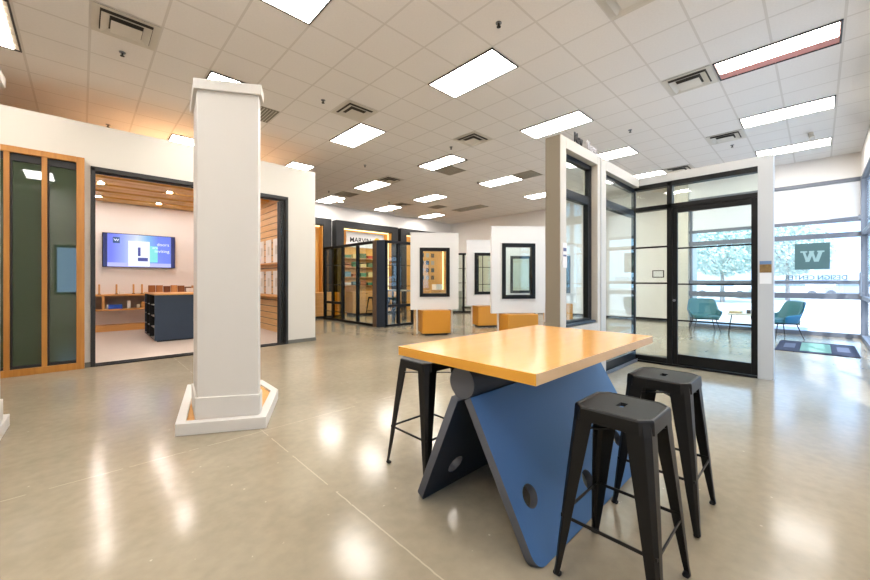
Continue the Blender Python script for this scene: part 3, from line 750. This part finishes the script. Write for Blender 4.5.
# ------------------------------------------------------------------ sample room contents
yb = YB - .06
t = thing('television', 'wall-mounted television showing a blue advert slide in the sample room', 'television', (1.18, yb, 2.15))
MB().box(-.79, .79, -.09, -.04, -.455, .455).build('housing', M_DARK, t, bevel=.006)
MB().box(-.3, .3, -.04, -.001, -.2, .2).build('wall_bracket', M_DARK, t)
def screen_mat():
    m = bpy.data.materials.new('screen_slide'); m.use_nodes = True; nt = m.node_tree; b = nt.nodes['Principled BSDF']; L = nt.links.new
    tc = nt.nodes.new('ShaderNodeTexCoord'); sx = nt.nodes.new('ShaderNodeSeparateXYZ'); L(tc.outputs['Object'], sx.inputs[0])
    cr = nt.nodes.new('ShaderNodeValToRGB'); L(mth(nt, 'MULTIPLY_ADD', sx.outputs['X'], .63, .5), cr.inputs['Fac'])
    e = cr.color_ramp.elements
    e[0].position = 0.0; e[0].color = lin((104, 112, 214)); e[1].position = 1.0; e[1].color = lin((98, 116, 214))
    for p, c in ((.12, (106, 116, 216)), (.27, (140, 156, 232)), (.45, (196, 206, 244)), (.6, (120, 170, 214)), (.75, (106, 126, 216))):
        q = e.new(p); q.color = lin(c)
    mx = nt.nodes.new('ShaderNodeMixRGB'); L(mth(nt, 'LESS_THAN', sx.outputs['Z'], -.33), mx.inputs[0]); L(cr.outputs[0], mx.inputs[1]); mx.inputs[2].default_value = lin((168, 172, 240))
    mx2 = nt.nodes.new('ShaderNodeMixRGB'); L(mth(nt, 'GREATER_THAN', mth(nt, 'ABSOLUTE', sx.outputs['X']), .69), mx2.inputs[0]); L(mx.outputs[0], mx2.inputs[1]); mx2.inputs[2].default_value = lin((34, 42, 92))
    b.inputs['Base Color'].default_value = (0, 0, 0, 1); b.inputs['Roughness'].default_value = .2
    L(mx2.outputs[0], b.inputs['Emission Color']); b.inputs['Emission Strength'].default_value = 1.0; return m
MB().box(-.775, .775, -.094, -.09, -.44, .44).build('screen', screen_mat(), t)
M_SW = mat('screen_white', (0, 0, 0), .3, emit=(226, 232, 252), estr=1.0)
M_SB = mat('screen_navy', (0, 0, 0), .3, emit=(66, 72, 140), estr=1.0)
M_SL = mat('screen_logo', (0, 0, 0), .3, emit=(48, 76, 120), estr=1.0)
M_SG = mat('screen_green', (0, 0, 0), .3, emit=(120, 205, 205), estr=1.0)
MB().box(-.58, -.44, -.0955, -.094, .19, .35).build('slide_logo', M_SL, t)
text_obj('slide_logo_letter', 'w', .13, M_SW, t, (-.565, -.0965, .245), (PI / 2, 0, 0), .001, sx=1.25)
MB().box(-.26, .20, -.0955, -.094, -.42, .27).build('slide_picture', M_SW, t)
MB().box(.20, .38, -.0955, -.094, -.30, .15).build('slide_picture_edge', M_SG, t)
MB().box(-.06, .0, -.097, -.0956, -.14, .10).box(-.06, .16, -.097, -.0956, -.28, -.18).build('slide_picture_detail', M_SB, t)
text_obj('slide_writing', 'doors', .12, M_SW, t, (.36, -.0965, .17), (PI / 2, 0, 0), .001)
text_obj('slide_writing', 'are', .10, M_SW, t, (.26, -.0965, .08), (PI / 2, 0, 0), .001)
text_obj('slide_writing', 'inviting', .12, M_SW, t, (.31, -.0965, -.02), (PI / 2, 0, 0), .001)
# long low shelf unit along the back wall
t = thing('wall_shelf_unit', 'long honey wood shelf unit below the television', 'shelf unit', (.6, yb, 0))
MB().box(-2.0, 2.9, -.40, -.002, .93, .975).build('top_board', M_COUNT, t, bevel=.003)
MB().box(-2.0, 2.9, -.40, -.002, .55, .59).build('shelf_board', M_COUNT, t, bevel=.003)
MB().box(-2.0, 2.9, -.02, -.002, .59, .93).build('back_board', mat('grey_back', (158, 142, 130), .6, noise=.02), t)
MB().box(-2.0, 2.9, -.38, -.002, .014, .17).build('base_board', M_COUNT, t, bevel=.003)
for x in (-1.9, -.22, .92, 2.0): MB().box(x, x + .05, -.39, -.02, .591, .929).build('divider', M_COUNT, t)
t = thing('sample_binder', 'bright blue binder lying on the lower shelf under the television', 'binder', (.64, yb - .25, .592))
MB().box(-.14, .14, -.1, .1, 0, .11).build('cover', mat('royal_blue', (30, 84, 200), .4, noise=.03), t, bevel=.006)
MB().box(-.17, -.1405, -.09, .09, .004, .106).build('pages', M_PAPER, t)
for x, h, wd, lab, m in ((.92, .20, .035, 'white upright sample strip', M_PAPER), (1.12, .09, .03, 'small cream sample block', M_PAPER), (1.27, .16, .09, 'tan corner sample', M_TRAY)):
    o = MB().box(-wd, wd, -.06, .06, 0, h).build('material_sample', m, bevel=.004, loc=(x, yb - .2, .592)); tag(o, lab + ' on the lower shelf under the television', 'sample', 'samples on the lower shelf')
for k, (x, h) in enumerate(((.33, .26), (.67, .26), (1.02, .26), (1.20, .26))):
    o = thing('profile_sample', f'slim upright timber profile, {["first","second","third","fourth"][k]} from the left on the shelf below the television', 'sample', (x, yb - .2, .9755), 0, 'upright timber profiles')
    MB().box(-.018, .018, -.03, .03, 0, h).build('stick', M_COUNT, o, bevel=.002)
    MB().box(-.03, .03, -.045, .045, 0, .014).build('foot', M_DARK, o)
o = MB().box(-.05, .05, -.04, .04, 0, .07).build('desk_sign', M_PAPER, bevel=.003, loc=(.78, yb - .2, .9755)); tag(o, 'small white desk sign between the timber profiles', 'sign')
# navy island with cubbies
t = thing('sample_island', 'navy island with open black cubbies and a honey top in the sample room', 'island', (1.075, 9.77, 0.012))
x1 = 1.45; y1 = 1.67
b = MB(); b.box(.045, x1, 0, .03, .03, 1.005).box(.045, x1, y1 - .03, y1, .03, 1.005).box(.40, x1, .03, y1 - .03, .03, 1.005); b.build('body', M_ISL, t, bevel=.003)
MB().box(.06, .40, .03, y1 - .03, .03, .06).box(.385, .40, .03, y1 - .03, .06, 1.005).build('cubby_lining', M_DARK, t)
for z in (.06, .30, .54, .78): MB().box(.045, .385, .031, y1 - .031, z, z + .014).build('cubby_shelf', mat('pale_shelf_edge', (150, 150, 150), .5, noise=.02), t)
for y in (.55, 1.10): MB().box(.02, .385, y, y + .02, .08, 1.005).build('cubby_divider', M_DARK, t)
MB().box(.03, x1 + .03, -.03, y1 + .03, 1.005, 1.035).build('countertop', M_COUNT, t, bevel=.004)
MB().box(.1, x1 - .05, .05, y1 - .05, 0, .03).build('toe_kick', M_DARK, t)
WB = [(150, 92, 40), (176, 118, 62), (120, 66, 32), (196, 140, 84), (138, 84, 44), (104, 60, 34), (206, 156, 104), (160, 100, 50)]
for k in range(8):
    hh = [.17, .17, .15, .17, .16, .13, .16, .14][k]
    o = MB().box(-.065, .065, -.05, .05, 0, hh).build('wood_block', wood('block_%d' % k, tuple(max(0, v - 14) for v in WB[k]), WB[k], .5, 'Z'), bevel=.003, loc=(1.23 + .148 * k, 11.2, 1.048))
    tag(o, f'{["brown","tan","dark brown","pale","walnut","chocolate","light maple","oak"][k]} wood finish block standing on the navy island top', 'wood block', 'wood finish blocks on the island')
o = MB().box(-.07, .07, -.05, .05, 0, .10).build('white_box', M_PAPER, bevel=.004, loc=(1.95, 10.9, 1.048)); tag(o, 'small white box in front of the wood blocks on the island', 'box')
# white hanging boards on the slatted wall
k = 0
for zi, z in enumerate((.98, 1.80)):
    MBs = MB().box(-.14, 0, -2.2, 2.2, 0, .02).build('display_ledge', M_COUNT, bevel=.002, loc=(3.575, 10.4, z - .06)); tag(MBs, f'{["lower","upper"][zi]} honey ledge on the slatted wood wall', 'shelf', 'ledges on the slatted wall')
    for yi, y in enumerate((8.5, 9.02, 9.54, 10.06, 10.58, 11.1)):
        o = MB().box(-.02, 0, -.18, .18, 0, .60).build('sample_board', M_PAPER, bevel=.004, loc=(3.575, y, z))
        tag(o, f'white sample board, {["nearest","second","third","fourth","fifth","farthest"][yi]} in the {["lower","upper"][zi]} row on the slatted wall', 'sample board', 'white sample boards on the slatted wall')
        MB().box(-.026, -.0205, -.10, .02, .2, .42).build('panel_detail', M_VENT, o)
# downlights
for k, (x, y) in enumerate(((.3, 8.9), (1.5, 8.9), (2.7, 8.9), (.3, 10.6), (1.5, 10.6), (2.7, 10.6), (.3, 12.3), (1.5, 12.3), (2.7, 12.3), (-.9, 10.6))):
    t = thing('downlight', f'round downlight in the wood ceiling, {["near","middle","rear","far left"][min(3, k // 3)]} row, {["left","centre","right"][k % 3]}', 'downlight', (x, y, 3.436), 0, 'downlights in the wood ceiling')
    MB().tube((0, 0, -.030), (0, 0, -.034), .05, seg=20).build('lens', mat('warm_lens', (255, 240, 220), .5, emit=(255, 244, 236), estr=330), t)
    MB().tube((0, 0, -.0), (0, 0, -.0295), .062, seg=20).build('trim_ring', M_VENT, t)

# ------------------------------------------------------------------ entrance lounge
def make_chair():
    t = thing('lounge_chair', '', 'chair', (0, 0, 0), 0, 'teal lounge chairs')
    # local: chair faces -Y. seat cushion, wrap shell, legs
    def ring(z, s, back):
        pts = []
        for k in range(15):
            a = PI * (-.08) + PI * 1.16 * k / 14
            pts.append((math.cos(a) * .37 * s, math.sin(a) * .34 * s + back, z))
        return pts
    rows = []
    N = 17
    for j, tt in enumerate((0, .2, .45, .7, 1.0)):
        r = []
        for k in range(N):
            a = -.10 * PI + 1.20 * PI * k / (N - 1)
            u = math.sin(a)                         # 1 at the back, ~0 at arm tips
            q = min(1, max(0, (u - .35) / .40)); q = q * q * (3 - 2 * q)
            top = .56 + .30 * q
            if u < 0: top = .56 + .14 * u
            z = .36 + (top - .36) * tt
            s = .80 + .22 * tt ** .8
            ex = lambda v: math.copysign(abs(v) ** .62, v)
            r.append((ex(math.cos(a)) * .385 * s, .0 + ex(math.sin(a)) * .31 * s + .09 * tt * max(0, u), z))
        rows.append(r)
    b = MB(); b.loft(rows, closed=False, cap=False)
    o = b.build('shell', M_TEALB, t, smooth=True); md = o.modifiers.new('s', 'SOLIDIFY'); md.thickness = .02; md.offset = 0
    md = o.modifiers.new('b', 'SUBSURF'); md.levels = 1; md.render_levels = 1
    inner = [[(x * .93, (y - .02) * .93 + .02 - .012, z + .006) for x, y, z in r] for r in rows]
    b = MB(); b.loft(inner, closed=False, cap=False)
    o = b.build('lining', M_TEAL, t, smooth=True); md = o.modifiers.new('s', 'SOLIDIFY'); md.thickness = .03; md.offset = 0
    md = o.modifiers.new('b', 'SUBSURF'); md.levels = 1; md.render_levels = 1
    MB().prism(rrect(-.29, .29, -.33, .27, .09), .36, .45).build('seat_cushion', M_TEAL, t, bevel=.03, smooth=False, seg=3)
    MB().box(-.27, .27, -.26, .24, .335, .36).build('seat_frame', M_DARK, t)
    for sx in (-1, 1):
        for sy in (-1, 1): MB().tube((sx * .22, sy * .2 - .01, .345), (sx * .31, sy * .30 - .01, 0), .012, .008, 8).build('leg', M_DARK, t)
    return t
c0 = make_chair(); c0.location = (11.75, 2.06, 0); c0.rotation_euler = (0, 0, -PI / 2 + .38)
c0['label'] = 'teal tub chair seen through the black framed glass door'; c0.scale = (.93, .93, 1.0)
c1 = dup(c0, (11.72, .60, 0), -PI / 2 - .95, 'teal tub chair with a blue outer shell, right of the lounge wall beside the mat')
t = thing('side_table', 'small stone-topped side table with thin black legs between the teal chairs', 'side table', (11.6, 1.3, 0), .1)
MB().prism(rrect(-.22, .22, -.26, .26, .04), .50, .535).build('top', mat('pale_stone', (214, 206, 190), .4, noise=.12, nscale=25), t, bevel=.004)
for sx in (-1, 1):
    for sy in (-1, 1): MB().tube((sx * .15, sy * .18, .5), (sx * .2, sy * .24, 0), .010, seg=8).build('leg', M_DARK, t)
for sx in (-1, 1): MB().tube((sx * .185, -.222, .16), (sx * .185, .222, .16), .007, seg=8).build('stretcher', M_DARK, t)
for k, (dx, dy, w_, col, lab) in enumerate(((.0, .10, .12, (196, 178, 140), 'tan stacked coaster box on the side table, nearer the left chair'), (.0, -.14, .06, (60, 60, 62), 'dark mug on the side table, nearer the right chair'))):
    if k == 0: o = MB().box(-.1, .1, -w_, w_, 0, .05).build('coaster_box', mat('box_tan', col, .6, noise=.15, nscale=60), bevel=.004, loc=(11.6 + dx, 1.3 + dy, .536))
    else: o = MB().tube((0, 0, 0), (0, 0, .09), .04, .043, seg=20).tube((0, -.04, .02), (0, -.07, .045), .006, seg=8).tube((0, -.07, .045), (0, -.042, .075), .006, seg=8).build('mug', mat('mug_dark', col, .4, noise=.05), loc=(11.6 + dx, 1.3 + dy, .536), smooth=True, auto=40)
    tag(o, lab, 'box' if k == 0 else 'mug')
t = thing('door_mat', 'navy door mat with a pale green middle on the entrance floor', 'mat', (10.4, .02, 0))
MB().prism(rrect(-.82, .84, -.53, .56, .04), .001, .012).build('border', mat('navy_mat', (34, 42, 64), .9, noise=.08, nscale=80, bump=.3, bscale=300), t, bevel=.004)
MB().box(-.66, .66, -.19, .22, .012, .015).build('middle_field', mat('green_mat', (112, 156, 142), .9, noise=.08, nscale=80, bump=.3, bscale=300), t)
MB().box(-.35, .35, .30, .46, .012, .015).build('patch', mat('grey_mat', (84, 92, 112), .9, noise=.15, nscale=60), t)
MB().box(-.35, .35, -.43, -.27, .012, .015).build('patch', MATS['grey_mat'], t)
c1.scale = (.93, .93, 1)
# framed pictures on the lounge rear wall
for k, (y, lab) in enumerate(((3.66, 'small framed notice on the far white wall, left of the black post'), (3.05, 'small framed notice on the far white wall, seen through the glass door'))):
    t = thing('framed_notice', lab, 'picture frame', (XB - .001, y, 1.56), PI / 2 * -1, 'framed notices on the far wall')
    f = MB(); frame_xz(f, -.17, .17, -.025, 0, -.12, .12, .025); f.build('frame', M_CHAR, t)
    MB().box(-.145, .145, -.012, -.002, -.095, .095).build('sheet', M_PAPER, t)
st('baseboard_far_right', M_CHAR, (XB - .015, XB - .001, 2.96, 12.7, 0, .07))
# opening-hours sign decal on the storefront glass
t = thing('window_sign', 'dark green square sign with a pale W on the storefront glass', 'sign', (12.845, .105, 1.92))
MB().box(-.006, 0, -.30, .30, -.315, .325).build('panel', mat('green_vinyl', (74, 104, 104), .6, noise=.03), t)
# slab-serif W
Wp = []
wm = mat('pale_vinyl', (150, 180, 178), .6, noise=.02)
b = MB()
def bar(b, y0, z0, y1, z1, w, k):
    f = -.0095 - .0005 * k
    b.loft([[(f, y0 - w / 2, z0), (-.0062, y0 - w / 2, z0), (-.0062, y0 + w / 2, z0), (f, y0 + w / 2, z0)],
            [(f, y1 - w / 2, z1), (-.0062, y1 - w / 2, z1), (-.0062, y1 + w / 2, z1), (f, y1 + w / 2, z1)]])
bar(b, -.15, .12, -.08, -.13, .07, 0); bar(b, .0, .12, -.06, -.13, .045, 1); bar(b, .0, .12, .08, -.13, .07, 2); bar(b, .14, .12, .08, -.13, .045, 3)
for k, (a0, a1) in enumerate(((-.21, -.09), (.08, .20), (-.04, .05))): b.box(-.0118 - .0004 * k, -.0063, a0, a1, .10, .135)
b.build('letter', wm, t)
tx = text_obj('window_lettering', 'DESIGN CENTER', .15, mat('grey_vinyl', (92, 112, 120), .6, noise=.02), None, (12.84, .68, 1.355), (PI / 2, 0, -PI / 2), .004, sx=.95, mirror=True, weight=.004)
tag(tx, 'pale reversed DESIGN CENTER lettering on the storefront glass below the W sign', 'lettering')
tx.location.y = -.48; 
# notices on the wall ends
t = thing('photo_notice', 'colour photo print over a white sheet on the lounge wall end', 'notice', (6.6, .487, 1.35))
MB().box(-.006, .0, -.06, .06, .08, .235).build('photo', mat('sunset_photo', (124, 94, 50), .4, noise=.8, nscale=30), t)
MB().box(-.006, .0, -.06, .06, .19, .235).build('sky_band', mat('photo_sky', (96, 124, 158), .4, noise=.1), t).location = (-.001, 0, 0)
MB().box(-.006, .0, -.06, .06, -.07, .075).build('sheet', M_PAPER, t)
t = thing('wall_notice', 'narrow white notice on the side wall next to the taupe end', 'notice', (4.03, 2.04, 1.6))
MB().box(-.045, .06, -.008, -.001, -.13, .16).build('sheet', M_PAPER, t)
MB().box(-.03, .045, -.010, -.0082, .06, .10).build('print', mat('blue_print', (90, 96, 130), .6, noise=.05), t)
MB().box(-.03, .045, -.010, -.0082, .0, .02).build('print', MATS['blue_print'], t)
# raised lettering on top of the lounge side wall
tx = text_obj('raised_lettering', 'New', .185, M_CHAR, None, (4.31, 2.05, HG + .002), (PI / 2, 0, 0), .015, sx=.62); tag(tx, 'dark raised lettering standing on the lounge side wall', 'lettering')
tx = text_obj('raised_lettering', 'Views', .17, mat('pale_letter', (176, 174, 178), .5, noise=.02), None, (4.66, 2.05, HG + .002), (PI / 2, 0, 0), .015, sx=.78); tag(tx, 'pale raised lettering right of the dark word on the lounge side wall', 'lettering')

# ------------------------------------------------------------------ outdoors
st('ground', mat('sunlit_paving', (176, 174, 170), .9, noise=.05, nscale=.6), (13.0, 90, -50, 60, -.16, -.13), (-30, 13.0, -50, -.8, -.16, -.13))
st('trim_2', mat('kerb', (205, 203, 198), .8, noise=.04), (17.5, 17.7, -45, 45, -.13, .02))
def tree(x, y, h, r, lab, seed):
    rnd = random.Random(seed)
    t = thing('street_tree', lab, 'tree', (x, y, -.13), 0, 'trees outside the storefront')
    b = MB(); b.tube((0, 0, 0), (.1, 0, h * .55), .14, .08, 10)
    for k in range(5): a = k * 1.3; b.tube((.08, 0, h * .4), (math.cos(a) * r * .6, math.sin(a) * r * .6, h * .7), .05, .02, 6)
    b.build('trunk', mat('bark', (150, 142, 136), .9, noise=.2, nscale=10), t)
    b = MB()
    for k in range(5000):
        a = rnd.uniform(0, 2 * PI); e = rnd.uniform(-1, 1); q = rnd.uniform(.45, 1) ** .6
        c = Vector((math.cos(a) * math.sqrt(1 - e * e) * r * q, math.sin(a) * math.sqrt(1 - e * e) * r * q, h * .66 + e * h * .34 * q))
        n = Vector((rnd.uniform(-1, 1), rnd.uniform(-1, 1), rnd.uniform(-.4, 1))).normalized(); s = rnd.uniform(.07, .15)
        u = n.orthogonal().normalized() * s; v = n.cross(u).normalized() * s * .6
        b.bm.faces.new([b.bm.verts.new(c + u), b.bm.verts.new(c + v), b.bm.verts.new(c - u), b.bm.verts.new(c - v)])
    b.build('foliage', mat('hazed_leaf', (176, 192, 182), .8, noise=.08, nscale=2), t)  # leaf colour paled to stand in for the glare haze outside
tree(32, 4.6, 5.6, 2.6, 'leafy tree in the car park seen through the black framed door', 1)
tree(38.5, 1.6, 5.8, 2.5, 'leafy tree just left of the W sign on the storefront glass', 2)
tree(44, 12.5, 6, 2.6, 'farther tree behind the left part of the lounge windows', 3)
def car(x, y, rz, col, lab):
    t = thing('parked_car', lab, 'car', (x, y, -.13), rz, 'parked cars outside')
    prof = [(-2.2, .35), (-2.2, .8), (-1.9, .95), (-1.3, 1.0), (-.8, 1.45), (.7, 1.48), (1.3, 1.02), (2.1, .9), (2.25, .6), (2.2, .35)]
    MB().loft([[(px_, s, pz) for px_, pz in prof] for s in (-.85, .85)]).build('body', mat(lab[:9] + '_car', col, .3, noise=.02, coat=.5), t, bevel=.06)  # body colours lightened, outdoor glare washed into them
    MB().box(-1.0, 1.1, -.86, -.852, 1.02, 1.38).box(-1.0, 1.1, .852, .86, 1.02, 1.38).build('side_windows', mat('hazed_car_glass', (120, 132, 146), .2, noise=.03), t)  # window tone paled with the glare haze as well
    for wx in (-1.4, 1.4):
        for wy in (-.86, .66): MB().tube((wx, wy, .32), (wx, wy + .2, .32), .32, seg=24).build('wheel', mat('hazed_tyre', (92, 94, 98), .8, noise=.05), t)  # tyres lightened to carry the same haze
car(43, 6.1, 1.45, (224, 226, 230), 'white car parked outside beyond the black framed door')
car(47, 1.8, 1.6, (186, 192, 200), 'grey car parked outside beyond the teal chair')
car(51, -2.3, 1.5, (150, 158, 172), 'silver-blue car parked outside at the right edge of the storefront')
t = thing('far_building', 'pale low building across the car park', 'building', (84, 0, -.13))
MB().box(-4, 4, -4.5, 22, 0, 6).build('wall', mat('far_wall', (196, 200, 206), .8, noise=.03), t)
MB().box(-4.05, -4.0, -3, 20, 1.2, 3.0).build('window_band', mat('hazed_far_glass', (170, 184, 198), .3, noise=.1), t)  # band paled, glare haze put into its colour
t = thing('pylon_sign', 'blue-grey upright pylon outside, right of the W sign', 'pylon', (58, -.44, -.13))
MB().box(-.4, .4, -.75, .75, 0, 5.2).build('slab', mat('pylon_blue', (150, 170, 196), .6, noise=.04), t)
MB().box(-.6, .6, -.95, .95, 0, .3).build('plinth', M_VENT, t)

# ------------------------------------------------------------------ light, world, camera
wd = bpy.data.worlds.new('sky'); sc.world = wd; wd.use_nodes = True; nt = wd.node_tree
bg = nt.nodes['Background']; bg.inputs['Strength'].default_value = 2.8
tc = nt.nodes.new('ShaderNodeTexCoord'); sx = nt.nodes.new('ShaderNodeSeparateXYZ'); nt.links.new(tc.outputs['Generated'], sx.inputs[0])
cr = nt.nodes.new('ShaderNodeValToRGB'); nt.links.new(sx.outputs['Z'], cr.inputs['Fac'])
cr.color_ramp.elements[0].color = (.52, .76, 1.0, 1); cr.color_ramp.elements[1].color = (.36, .6, 1.0, 1)
nt.links.new(cr.outputs[0], bg.inputs['Color'])
sun = bpy.data.lights.new('sun', 'SUN'); sun.energy = 10; sun.angle = .02; sun.color = (1, .96, .9)
so = bpy.data.objects.new('sun', sun); COL.objects.link(so)
so.rotation_euler = Vector((-.55, -.25, 1)).to_track_quat('Z', 'Y').to_euler()

cam = bpy.data.cameras.new('camera'); co = bpy.data.objects.new('camera', cam); COL.objects.link(co)
cam.sensor_width = 36; cam.lens = 368 / 870 * 36; cam.shift_y = -8.5 / 870
co.location = (0, 0, 1.31); co.rotation_euler = (PI / 2, 0, .8055 - PI / 2); cam.clip_start = .05; cam.clip_end = 300
sc.camera = co
vs = sc.view_settings; vs.view_transform = 'Standard'; vs.look = 'None'; vs.gamma = 1; vs.use_curve_mapping = False
vs.exposure = 0.5
sc.cycles.max_bounces = 10; sc.cycles.transparent_max_bounces = 24; sc.cycles.diffuse_bounces = 5; sc.cycles.glossy_bounces = 5
sc.cycles.caustics_reflective = False; sc.cycles.caustics_refractive = False; sc.cycles.sample_clamp_indirect = 6
